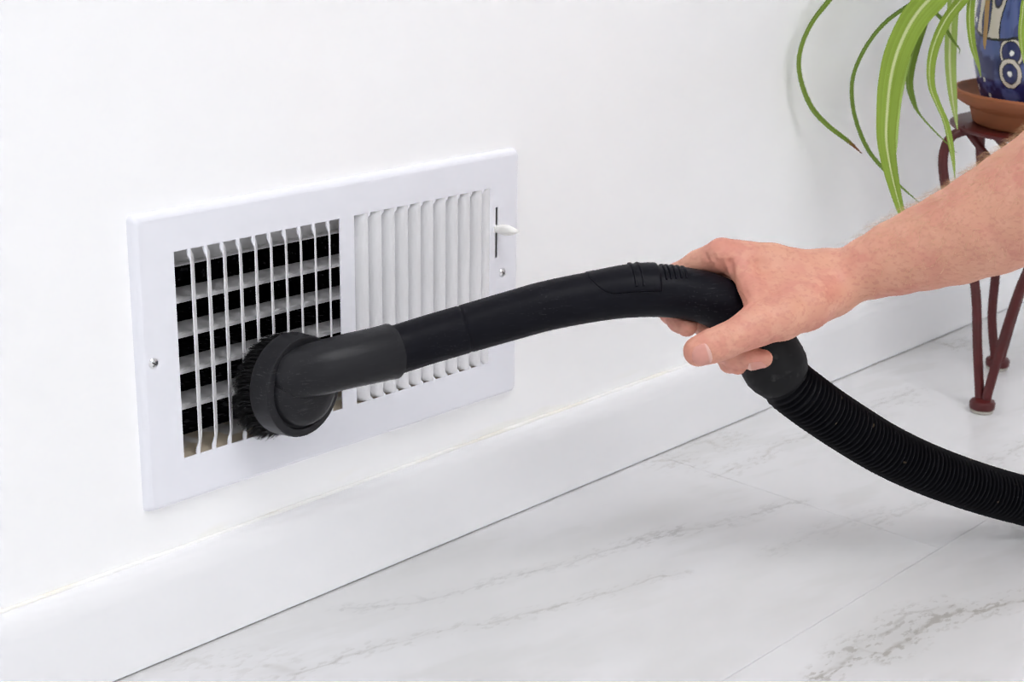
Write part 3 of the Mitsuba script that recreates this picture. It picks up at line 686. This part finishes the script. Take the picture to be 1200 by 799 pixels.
def implicit_mesh(sdf, lo, hi, h, coarse=8):
    n = np.ceil((np.asarray(hi) - lo) / (h * coarse)).astype(int) * coarse + 1
    D = np.full(n, 1.0, np.float32)
    nb_ = (n - 1) // coarse + 1
    c = np.stack(np.meshgrid(*[np.arange(k) for k in nb_], indexing='ij'), -1).reshape(-1, 3)
    ctr = lo + (c * coarse + (coarse - 1) / 2) * h
    dc = np.concatenate([sdf(x) for x in np.array_split(ctr, max(1, len(ctr) // 60000))])
    near = np.abs(dc) < h * coarse * 1.25
    sgn = np.where(dc < 0, -1.0, 1.0)
    g = np.stack(np.meshgrid(*[np.arange(coarse)] * 3, indexing='ij'), -1).reshape(-1, 3)
    full = np.repeat(sgn.reshape(nb_), coarse, 0).repeat(coarse, 1).repeat(coarse, 2)
    D[:] = full[:n[0], :n[1], :n[2]]
    idx = (c[near][:, None] * coarse + g[None]).reshape(-1, 3)
    idx = idx[(idx < n).all(1)]
    for part in np.array_split(idx, max(1, len(idx) // 200000)):
        D[tuple(part.T)] = sdf(lo + part * h)
    return surface_nets(D, np.asarray(lo), h)

ALLJ = np.vstack([INDEX_META, MID_META, RING_META, LITTLE_META, THUMB, THUMB_META, INDEX, MIDDLE, RING, LITTLE, ARM])
lo = (ALLJ[:, :3] - ALLJ[:, 3:]).min(0) - 0.004
hi = (ALLJ[:, :3] + ALLJ[:, 3:]).max(0) + 0.004
hv, hf = implicit_mesh(skin_sdf, lo, hi, 0.00115)
hm = trimesh.Trimesh(hv, hf, process=False)
add('person', hm, 'skin', smooth=True, label='bare right forearm and hand gripping the black vacuum handle from the right', cat='person')

def on_skin(c, d):
    a, b = np.zeros(len(d)), np.full(len(d), 0.025)
    for _ in range(22):
        m = (a + b) / 2
        inside = skin_sdf(c + d * m[:, None]) < 0
        a, b = np.where(inside, m, a), np.where(inside, b, m)
    return c + d * a[:, None]

def nail(axis0, axis1, facing, length, half_angle, label=None):
    """Nail plate laid on the finger: from axis0 (root) to axis1 (tip), facing the given way."""
    a0, a1 = np.asarray(axis0, float)[:3], np.asarray(axis1, float)[:3]
    t = unit(a1 - a0)
    nrm = unit(np.asarray(facing, float) - t * (np.asarray(facing, float) @ t)); sd = np.cross(t, nrm)
    nu, nv = 18, 15
    u, v = np.meshgrid(np.linspace(0, 1, nu), np.linspace(-1, 1, nv), indexing='ij')
    wv = np.where(u < 0.28, 0.80 + 0.20 * np.sqrt(np.clip(u / 0.28, 0, 1)), np.where(u > 0.7, 1 - 0.30 * ((u - 0.7) / 0.3)**2.2, 1.0))
    uu = u + np.where(u < 0.5, (0.5 - u) * 2, 0) * (-0.10) * (1 - v**2) + np.where(u > 0.5, (u - 0.5) * 2, 0) * 0.12 * (1 - v**2)
    ang = v * wv * half_angle
    c = (a0 + uu.reshape(-1, 1) * length * t)
    d = np.cos(ang).reshape(-1, 1) * nrm + np.sin(ang).reshape(-1, 1) * sd
    S = on_skin(c, d)
    edge = np.clip(np.minimum(1 - np.abs(v), np.minimum(u * 1.6, (1 - u) * 1.6)) / 0.22, 0, 1).reshape(-1, 1)
    top = S + d * (0.00005 + 0.00045 * np.sqrt(edge)); bot = S - d * 0.0006
    k, j = np.meshgrid(np.arange(nu - 1), np.arange(nv - 1), indexing='ij')
    A = k * nv + j
    F = np.stack([A, A + 1, A + nv + 1, A + nv], -1).reshape(-1, 4)
    F = np.vstack([F[:, [0, 1, 2]], F[:, [0, 2, 3]]])
    m = trimesh.Trimesh(np.vstack([top, bot]), np.vstack([F[:, ::-1], F + nu * nv]), process=False)
    uv = np.vstack([np.column_stack([u.ravel(), v.ravel()])] * 2)
    add('person__fingernail', m, 'nail', smooth=True, uv=uv, label=label)

tn = [(0.2942, -0.2268, 0.2015), (0.2891, -0.2237, 0.1995)]
nail(tn[0], tn[1], (-0.52, -0.80, -0.02), 0.0102, 0.84, 'short pink thumbnail')
rn = [(0.3374, -0.2357, 0.1878), (0.3409, -0.2438, 0.1886)]
nail(rn[0], rn[1], (-0.35, -0.55, -0.75), 0.0105, 0.9)

# fine blond hair on the forearm
AR = np.array(ARM)
fv = hm.vertices
fn = hm.vertex_normals
axis_t = unit(AR[8, :3] - AR[1, :3])
s_along = (fv - AR[1, :3]) @ axis_t
up_ok = (fn @ unit(np.array([-0.25, 0.15, 0.95]))) > -0.35
p_hair = np.where((s_along > 0.012) & (s_along < 0.24) & up_ok, 0.25 + 0.75 * np.clip(fn[:, 2], 0, 1), 0) * np.clip((s_along - 0.01) / 0.05, 0, 1)
p_hair = p_hair / p_hair.sum()
nh = 2600
ii = rng.choice(len(fv), nh, p=p_hair)
B0, N0 = fv[ii], fn[ii]
# hairs lie towards the hand and slightly down over the arm
lay = unit(-axis_t * 0.55 + rng.normal(0, 0.35, (nh, 3)) + np.array([0.0, -0.25, -0.1]))
lay = unit(lay - N0 * np.einsum('ij,ij->i', lay, N0)[:, None])
ln = (0.006 + 0.008 * rng.random(nh))[:, None]
lift = (0.25 + 0.35 * rng.random(nh))[:, None]
P0 = B0 - N0 * 0.0004; P1 = B0 + lay * ln * 0.5 + N0 * ln * lift * 0.55; P2 = B0 + lay * ln * 0.97 + N0 * ln * lift * 0.70
sd = unit(np.cross(lay, N0))
V = []
for P, wd in ((P0, 0.00006), (P1, 0.00005), (P2, 0.00001)):
    V += [P + sd * wd, P - sd * wd * 0.5 + N0 * wd * 0.87, P - sd * wd * 0.5 - N0 * wd * 0.87]
V = np.stack(V, 1)
F = (np.array(fb)[None] + (np.arange(nh) * 9)[:, None, None]).reshape(-1, 3)
add('person__arm_hair', trimesh.Trimesh(V.reshape(-1, 3), F, process=False), 'hair', kind='stuff', label='fine light hair on the forearm')


# ------------------------------------------------------------------ plant stand, saucer, potted plant
CX, CY = 0.936, -0.178
thing('plant_stand', 'low dark red wrought iron plant stand on slim paired legs beside the wall', 'plant stand')
RR, RT = 0.105, 0.2745
ringp = [(RR - .045, RT - .0045), (RR + .001, RT - .0045), (RR + .0025, RT - .0032), (RR + .0025, RT - .0012), (RR + .001, RT - .0002), (RR - .045, RT - .0002), (RR - .0465, RT - .002), (RR - .045, RT - .0045)]
add('plant_stand__top_ring', lathe(ringp, (CX, CY), 72), 'stand_paint', smooth=40)
for a in (171, 291, 51):
    c0 = np.array([math.cos(math.radians(a)), math.sin(math.radians(a)), 0])
    ft = np.array([CX, CY, 0]) + 0.085 * c0
    fp = [(0, 0.0028), (.0108, 0.0028), (.0122, .0042), (.0124, .0095), (.0112, .0118), (.0070, .0135), (.0, .0140)]
    k = add('plant_stand__foot', lathe(fp, ft[:2], 24), 'stand_paint', smooth=40)
    add(k + '__pad', lathe([(0, 0.0004), (.0108, .0004), (.0112, .0012), (.0110, .0030), (0, .0030)], ft[:2], 24), 'foot_pad', smooth=40)
    for sgn in (-1, 1):
        b = math.radians(a + (15 if a == 51 and sgn > 0 else sgn * 30))
        d = np.array([math.cos(b), math.sin(b), 0])
        top = np.array([CX, CY, 0]) + d * (RR - .004)
        tang = np.array([-math.sin(math.radians(a)), math.cos(math.radians(a)), 0]) * sgn
        P = [ft + tang * 0.003 + [0, 0, .010], ft + tang * 0.012 + c0 * .000 + [0, 0, .06]]
        mid = np.array([CX, CY, 0]) + d * (RR - .010)
        P += [ft * 0.45 + mid * 0.55 + [0, 0, .13 - ft[2]], np.array([CX, CY, 0]) + d * (RR + .002) + [0, 0, .195],
              np.array([CX, CY, 0]) + d * (RR + .013) + [0, 0, .228], np.array([CX, CY, 0]) + d * (RR + .015) + [0, 0, .250], np.array([CX, CY, 0]) + d * (RR + .009) + [0, 0, .265], top + [0, 0, .2705]]
        P = [np.asarray(p, float) for p in P]
        add('plant_stand__leg', tube(spline(np.array(P), 48), 0.0047, 16), 'stand_paint', smooth=50)
    # small arch bracket under the ring between the two legs
    u = np.linspace(0, 1, 24)
    e = np.radians(a - 30 + 60 * u)
    rad = RR - .008 - 0.030 * np.sin(np.pi * u)
    add('plant_stand__bracket', tube(np.column_stack([CX + rad * np.cos(e), CY + rad * np.sin(e), RT - .006 - 0.045 * np.sin(np.pi * u)]), 0.0036, 12), 'stand_paint', smooth=50)

sz = RT
sauc = [(0.0, sz), (.084, sz), (.0865, sz + .002), (.0905, sz + .0145), (.0925, sz + .0170), (.0975, sz + .0190), (.1035, sz + .0225), (.1065, sz + .0275), (.1075, sz + .0310), (.1062, sz + .0330),
        (.1035, sz + .0330), (.1015, sz + .0305), (.0960, sz + .0240), (.0870, sz + .0200), (.0830, sz + .0090), (.0, sz + .0080)]
k = add('pot_saucer', lathe(sauc, (CX, CY), 96), 'terracotta', smooth=40, label='round terracotta saucer under the blue pot, on top of the plant stand', cat='saucer')

thing('potted_spider_plant', 'spider plant with long arching striped leaves in a blue glazed hand-painted pot', 'potted plant')
pz = sz + 0.0085
PR = [(.0, 0.0), (.070, 0.0), (.0745, .003), (.079, .012), (.0845, .026), (.0895, .044), (.0925, .062), (.0940, .080), (.0938, .098), (.0915, .118), (.0865, .136), (.0800, .150), (.0765, .158), (.0775, .166), (.0820, .172),
      (.0815, .1745), (.0785, .1745), (.0735, .168), (.0720, .158), (.0720, .140), (.0, .138)]
PRs = spline(np.array([(r, z, 0.0) for r, z in PR[:16]]), 90)[:, :2]
prof = np.vstack([PRs, np.array(PR[16:])])
# painted pattern: discs, rings, drops and panels, laid out by turn and height on the glaze
BLACK, NAVY, BLUE, CREAM, WHITE = (0.006, 0.006, 0.010), (0.012, 0.016, 0.10), (0.07, 0.10, 0.27), (0.62, 0.56, 0.49), (0.80, 0.80, 0.78)
PHI0 = math.radians(167)
def pot_col(p, n, uv):
    ang = dr.atan2(p.y - CY, p.x - CX) - PHI0
    ang = ang - 2 * math.pi * dr.floor(ang / (2 * math.pi) + 0.5)
    z = p.z - pz
    wob = (fbm(ang * 30, z * 300, 3.0) - 0.5)
    per = 2 * math.pi / 6
    cell = dr.floor(ang / per + 0.5)
    s = (ang - cell * per) * 0.092 + wob * 0.0012           # metres along the belly from the motif's middle
    z = z + (fbm(ang * 30, z * 300, 9.0) - 0.5) * 0.0016
    # lower band: two-tone blue ground with ringed discs
    ground = mix(NAVY, BLUE, smoothstep(0.42, 0.62, fbm(ang * 5 + 2, z * 60, 1.0)))
    c = ground
    def disc(c, s0, z0, r_ring, r_in, r_dot, dx=0.0):
        q = dr.sqrt(dr.square(s - s0) + dr.square((z - z0) * 0.95))
        c = mix(c, BLACK, smoothstep(r_ring + 0.0014, r_ring + 0.0006, q))
        c = mix(c, CREAM, smoothstep(r_ring + 0.0004, r_ring - 0.0004, q))
        c = mix(c, BLACK, smoothstep(r_in + 0.0012, r_in + 0.0004, q))
        c = mix(c, NAVY, smoothstep(r_in + 0.0002, r_in - 0.0006, q))
        qd = dr.sqrt(dr.square(s - s0 - dx) + dr.square(z - z0))
        return mix(c, WHITE, smoothstep(r_dot + 0.0006, r_dot - 0.0006, qd))
    c = disc(c, 0.001, 0.0655, 0.0128, 0.0100, 0.0026, 0.001)
    c = disc(c, 0.0, 0.0465, 0.0128, 0.0085, 0.0027)
    for s0, z0 in ((-0.040, 0.036), (-0.034, 0.022), (0.032, 0.026), (0.026, 0.056)):
        q = dr.sqrt(dr.square(s - s0) + dr.square(z - z0))
        c = mix(c, WHITE, smoothstep(0.0030, 0.0018, q))
    # upper band: cream ground, dark drops, blue panels edged in black
    up = smoothstep(0.0780, 0.0790, z - 0.003 * dr.sin(s * 65))
    line = smoothstep(0.0016, 0.0008, dr.abs(z - 0.003 * dr.sin(s * 65) - 0.0785))
    top = mix(CREAM, CREAM, 0.5)
    pan = dr.abs(s + 0.001) - 0.011 - 0.002 * dr.sin(z * 90)
    top = mix(top, BLACK, smoothstep(0.0012, 0.0004, pan))
    top = mix(top, mix(BLUE, NAVY, 0.6 * smoothstep(0.5, 0.6, fbm(s * 120 + cell, z * 40, 2.0))), smoothstep(-0.0004, -0.0012, pan))
    for s0, z0, a, b in ((-0.036, 0.098, 0.0068, 0.0180), (-0.021, 0.122, 0.0062, 0.0140), (0.022, 0.118, 0.0062, 0.0140), (0.037, 0.098, 0.0066, 0.0180)):
        q = dr.sqrt(dr.square((s - s0) / a) + dr.square((z - z0) / b)) + (z - z0) * 9.0
        top = mix(top, BLACK, smoothstep(1.22, 1.10, q))
        top = mix(top, NAVY, smoothstep(1.04, 0.96, q))
        qd = dr.sqrt(dr.square(s - s0) + dr.square(z - z0 + 0.008))
        top = mix(top, WHITE, smoothstep(0.0028, 0.0018, qd))
    c = mix(c, top, up)
    c = mix(c, BLACK, line)
    base = smoothstep(0.0115, 0.0105, z)
    return mix(c, BLACK, base)
mat('painted_glaze', pot_col, rough=0.12, spec=0.55, clearcoat=0.6, clearcoat_gloss=0.95)
pprof = prof.copy(); pprof[:, 1] += pz
add('potted_spider_plant__pot', lathe(pprof, (CX, CY), 128), 'painted_glaze', smooth=40, label='rounded glazed pot painted in navy, blue and cream')
add('potted_spider_plant__soil', lathe([(0, pz + .158), (.03, pz + .157), (.060, pz + .154), (.0725, pz + .150)], (CX, CY), 48), 'soil', smooth=True)

def leaf_mat(name, g0, g1, stripe, wst, brown=0):
    def col(p, n, uv):
        u = dr.abs(uv.x - 0.5) * 2
        fine = noise(uv.x * 34, uv.y * 6, 3.0)
        c = mix(g0, g1, 0.65 * fine + 0.35 * noise(uv.x * 5, uv.y * 4, 1.0))
        c = mix(c, stripe, smoothstep(wst + 0.07, wst - 0.05, u + 0.06 * (noise(uv.x * 9, uv.y * 14, 6.0) - 0.5)))
        tip = smoothstep(0.955, 0.985, uv.y + 0.01 * noise(uv.x * 9, 2.0, 2.0))
        return mix(c, (0.22, 0.08, 0.04), tip) if brown else c
    scene[name] = {'type': 'principledthin', 'base_color': proc(col), 'roughness': 0.38, 'diff_trans': 0.7, 'spec_trans': 0.0}
leaf_mat('leaf_green', (0.23, 0.34, 0.050), (0.32, 0.45, 0.085), (0.58, 0.64, 0.32), 0.10)
leaf_mat('leaf_tipped', (0.15, 0.23, 0.035), (0.21, 0.31, 0.055), (0.26, 0.36, 0.12), 0.10, 1)
leaf_mat('leaf_pale', (0.36, 0.50, 0.12), (0.44, 0.58, 0.18), (0.68, 0.72, 0.42), 0.16)
leaf_mat('leaf_deep', (0.14, 0.22, 0.040), (0.19, 0.29, 0.055), (0.26, 0.36, 0.12), 0.08)
leaf_mat('leaf_dry', (0.30, 0.19, 0.085), (0.38, 0.25, 0.12), (0.34, 0.22, 0.10), 0.10)
CROWN = np.array([CX, CY, pz + 0.165])
leaf_no = [0]
def leaf(P, bsdf, turn=0.0, fold=0.35, root=True, facing=(-0.73, -0.68, 0.1), label=None):
    """Arching leaf: rows (x, y, z, half width); the last row is the tip. It grows out of the crown of the pot."""
    P = [tuple(q) for q in P]
    if root:
        p0 = np.array(P[0][:3])
        a = CROWN + 0.012 * unit(np.array([p0[0] - CX, p0[1] - CY, 0])) - [0, 0, 0.012]
        d = p0 - CROWN
        m1 = CROWN + d * 0.30 + [0, 0, 0.045 + 0.10 * abs(d[2]) * (d[2] > 0)]
        m2 = CROWN + d * 0.68 + [0, 0, 0.035]
        w0 = P[0][3]
        P = [(*a, w0 * 0.55), (*m1, w0 * 0.8), (*m2, w0 * 0.95)] + P
    n = 70
    C = spline(np.array(P), n)
    w = np.maximum(C[:, 3], 0.00025); C = C[:, :3]
    Tn = unit(np.gradient(C, axis=0))
    side = unit(np.cross(Tn, np.broadcast_to(np.asarray(facing, float), Tn.shape)))
    nrm = np.cross(side, Tn)
    th = np.broadcast_to(np.asarray(turn, float), n) if np.ndim(turn) == 0 else np.interp(np.linspace(0, 1, n), np.linspace(0, 1, len(turn)), turn)
    th = np.radians(th)[:, None]
    sd, nm = side * np.cos(th) + nrm * np.sin(th), nrm * np.cos(th) - side * np.sin(th)
    v = np.linspace(-1, 1, 9)
    V = C[:, None] + w[:, None, None] * (v[None, :, None] * sd[:, None] + fold * (np.abs(v) ** 1.2)[None, :, None] * nm[:, None])
    k, j = np.meshgrid(np.arange(n - 1), np.arange(8), indexing='ij')
    A = k * 9 + j
    F = np.stack([A, A + 1, A + 10, A + 9], -1).reshape(-1, 4)
    F = np.vstack([F[:, [0, 1, 2]], F[:, [0, 2, 3]]])
    uu, vv = np.meshgrid(np.linspace(0, 1, n), (v + 1) / 2, indexing='ij')
    add('potted_spider_plant__leaf', trimesh.Trimesh(V.reshape(-1, 3), F, process=False), bsdf, smooth=True, uv=np.column_stack([vv.ravel(), uu.ravel()]), label=label)

leaf([(0.7652, -0.0269, 0.4069, 0.0030), (0.7579, -0.0154, 0.3910, 0.0030), (0.7360, -0.0110, 0.3694, 0.0027), (0.7187, -0.0126, 0.3452, 0.0027), (0.7194, -0.0145, 0.3226, 0.0027), (0.7343, -0.0183, 0.2955, 0.0030), (0.7548, -0.0246, 0.2763, 0.0028), (0.7763, -0.0371, 0.2592, 0.0022), (0.7872, -0.0464, 0.2476, 0.0004)], 'leaf_tipped', turn=30, label='long thin arching leaf with a brown tip')
leaf([(0.8284, -0.0760, 0.3978, 0.0022), (0.8159, -0.0671, 0.3876, 0.0022), (0.7966, -0.0539, 0.3713, 0.0022), (0.7811, -0.0444, 0.3488, 0.0022), (0.7695, -0.0405, 0.3232, 0.0022), (0.7657, -0.0435, 0.3008, 0.0022), (0.7676, -0.0499, 0.2781, 0.0022), (0.7742, -0.0601, 0.2544, 0.0022), (0.7848, -0.0719, 0.2367, 0.0019), (0.8000, -0.0840, 0.2192, 0.0011), (0.8153, -0.0970, 0.2033, 0.0003)], 'leaf_deep', turn=20)
leaf([(0.8088, -0.1081, 0.4161, 0.0135), (0.7897, -0.1033, 0.3985, 0.0132), (0.7738, -0.0997, 0.3855, 0.0128), (0.7619, -0.0967, 0.3709, 0.0124), (0.7475, -0.0960, 0.3484, 0.0119), (0.7383, -0.0973, 0.3242, 0.0108), (0.7316, -0.1008, 0.3007, 0.0096), (0.7259, -0.1056, 0.2765, 0.0082), (0.7258, -0.1119, 0.2526, 0.0066), (0.7280, -0.1196, 0.2277, 0.0046), (0.7305, -0.1266, 0.2080, 0.0028), (0.7347, -0.1310, 0.1914, 0.0004)], 'leaf_green', turn=[8, 8, 5, 0, -6, -14, -20], label='broad green leaf with a pale stripe')
leaf([(0.8254, -0.0870, 0.4002, 0.0055), (0.8146, -0.0845, 0.3804, 0.0058), (0.8074, -0.0840, 0.3645, 0.0058), (0.7969, -0.0841, 0.3394, 0.0057), (0.7922, -0.0858, 0.3180, 0.0052), (0.7943, -0.0912, 0.3010, 0.0038), (0.7988, -0.0964, 0.2900, 0.0017), (0.8059, -0.1071, 0.2769, 0.0014), (0.8166, -0.1167, 0.2641, 0.0011), (0.8267, -0.1248, 0.2534, 0.0003)], 'leaf_deep', turn=[10, 10, 15, 25, 40, 60])
leaf([(0.8217, -0.1259, 0.4075, 0.0055), (0.8106, -0.1201, 0.3940, 0.0056), (0.7966, -0.1152, 0.3785, 0.0057), (0.7831, -0.1140, 0.3595, 0.0058), (0.7748, -0.1153, 0.3404, 0.0056), (0.7709, -0.1199, 0.3213, 0.0050), (0.7726, -0.1276, 0.3050, 0.0042), (0.7748, -0.1352, 0.2902, 0.0045), (0.7759, -0.1422, 0.2707, 0.0036), (0.7761, -0.1473, 0.2534, 0.0018), (0.7743, -0.1514, 0.2401, 0.0003)], 'leaf_green', turn=[5, 5, 10, 10, 25, 45, 20])
leaf([(0.8595, -0.0922, 0.4020, 0.0060), (0.8509, -0.0924, 0.3812, 0.0062), (0.8435, -0.0971, 0.3536, 0.0062), (0.8401, -0.1016, 0.3289, 0.0056), (0.8390, -0.1076, 0.3032, 0.0042), (0.8394, -0.1138, 0.2805, 0.0014), (0.8387, -0.1162, 0.2736, 0.0003)], 'leaf_pale', turn=10)
leaf([(0.8314, -0.1220, 0.4053, 0.0042), (0.8273, -0.1223, 0.3948, 0.0042), (0.8228, -0.1253, 0.3777, 0.0042), (0.8197, -0.1318, 0.3561, 0.0034), (0.8195, -0.1395, 0.3391, 0.0018), (0.8210, -0.1432, 0.3277, 0.0003)], 'leaf_green', turn=15)
leaf([(0.8292, -0.0877, 0.3907, 0.0020), (0.8284, -0.0942, 0.3749, 0.0020), (0.8312, -0.1015, 0.3620, 0.0018), (0.8353, -0.1067, 0.3535, 0.0012), (0.8390, -0.1102, 0.3480, 0.0008), (0.8379, -0.1107, 0.3442, 0.0003)], 'leaf_deep', turn=20)
leaf([(0.7955, -0.1903, 0.4071, 0.0036), (0.7861, -0.1930, 0.3889, 0.0038), (0.7795, -0.1967, 0.3722, 0.0036), (0.7767, -0.2016, 0.3582, 0.0022), (0.7754, -0.2066, 0.3441, 0.0004)], 'leaf_green', turn=20)
leaf([(0.7950, -0.0866, 0.3632, 0.0030), (0.7845, -0.0863, 0.3391, 0.0036), (0.7699, -0.0888, 0.3094, 0.0042), (0.7607, -0.0934, 0.2842, 0.0038), (0.7562, -0.0975, 0.2648, 0.0026), (0.7529, -0.1008, 0.2499, 0.0004)], 'leaf_pale', turn=20)
leaf([(0.8005, -0.1543, 0.4133, 0.0024), (0.7929, -0.1557, 0.3990, 0.0024), (0.7868, -0.1593, 0.3804, 0.0023), (0.7825, -0.1621, 0.3638, 0.0018), (0.7823, -0.1634, 0.3572, 0.0004)], 'leaf_dry', turn=20, label='dry brown leaf')
for az, r, zt, sag in ((-60, .22, .10, .14), (-20, .24, .16, .10), (20, .23, .14, .12), (95, .13, .2, .05), (-110, .20, .13, .16), (-85, .10, .24, .02), (140, .09, .25, .02), (60, .12, .26, .02), (0, .11, .27, .02)):
    d = np.array([math.cos(math.radians(az)), math.sin(math.radians(az)), 0])
    P = [(*(CROWN + d * r * 0.45 + [0, 0, zt * 0.85]), .0085), (*(CROWN + d * r * 0.8 + [0, 0, zt]), .0080), (*(CROWN + d * r * 1.05 + [0, 0, zt - sag * .5]), .0055), (*(CROWN + d * r * 1.15 + [0, 0, zt - sag]), .0004)]
    leaf(P, 'leaf_green', turn=70, root=True, facing=(-d[1], d[0], 0.0))
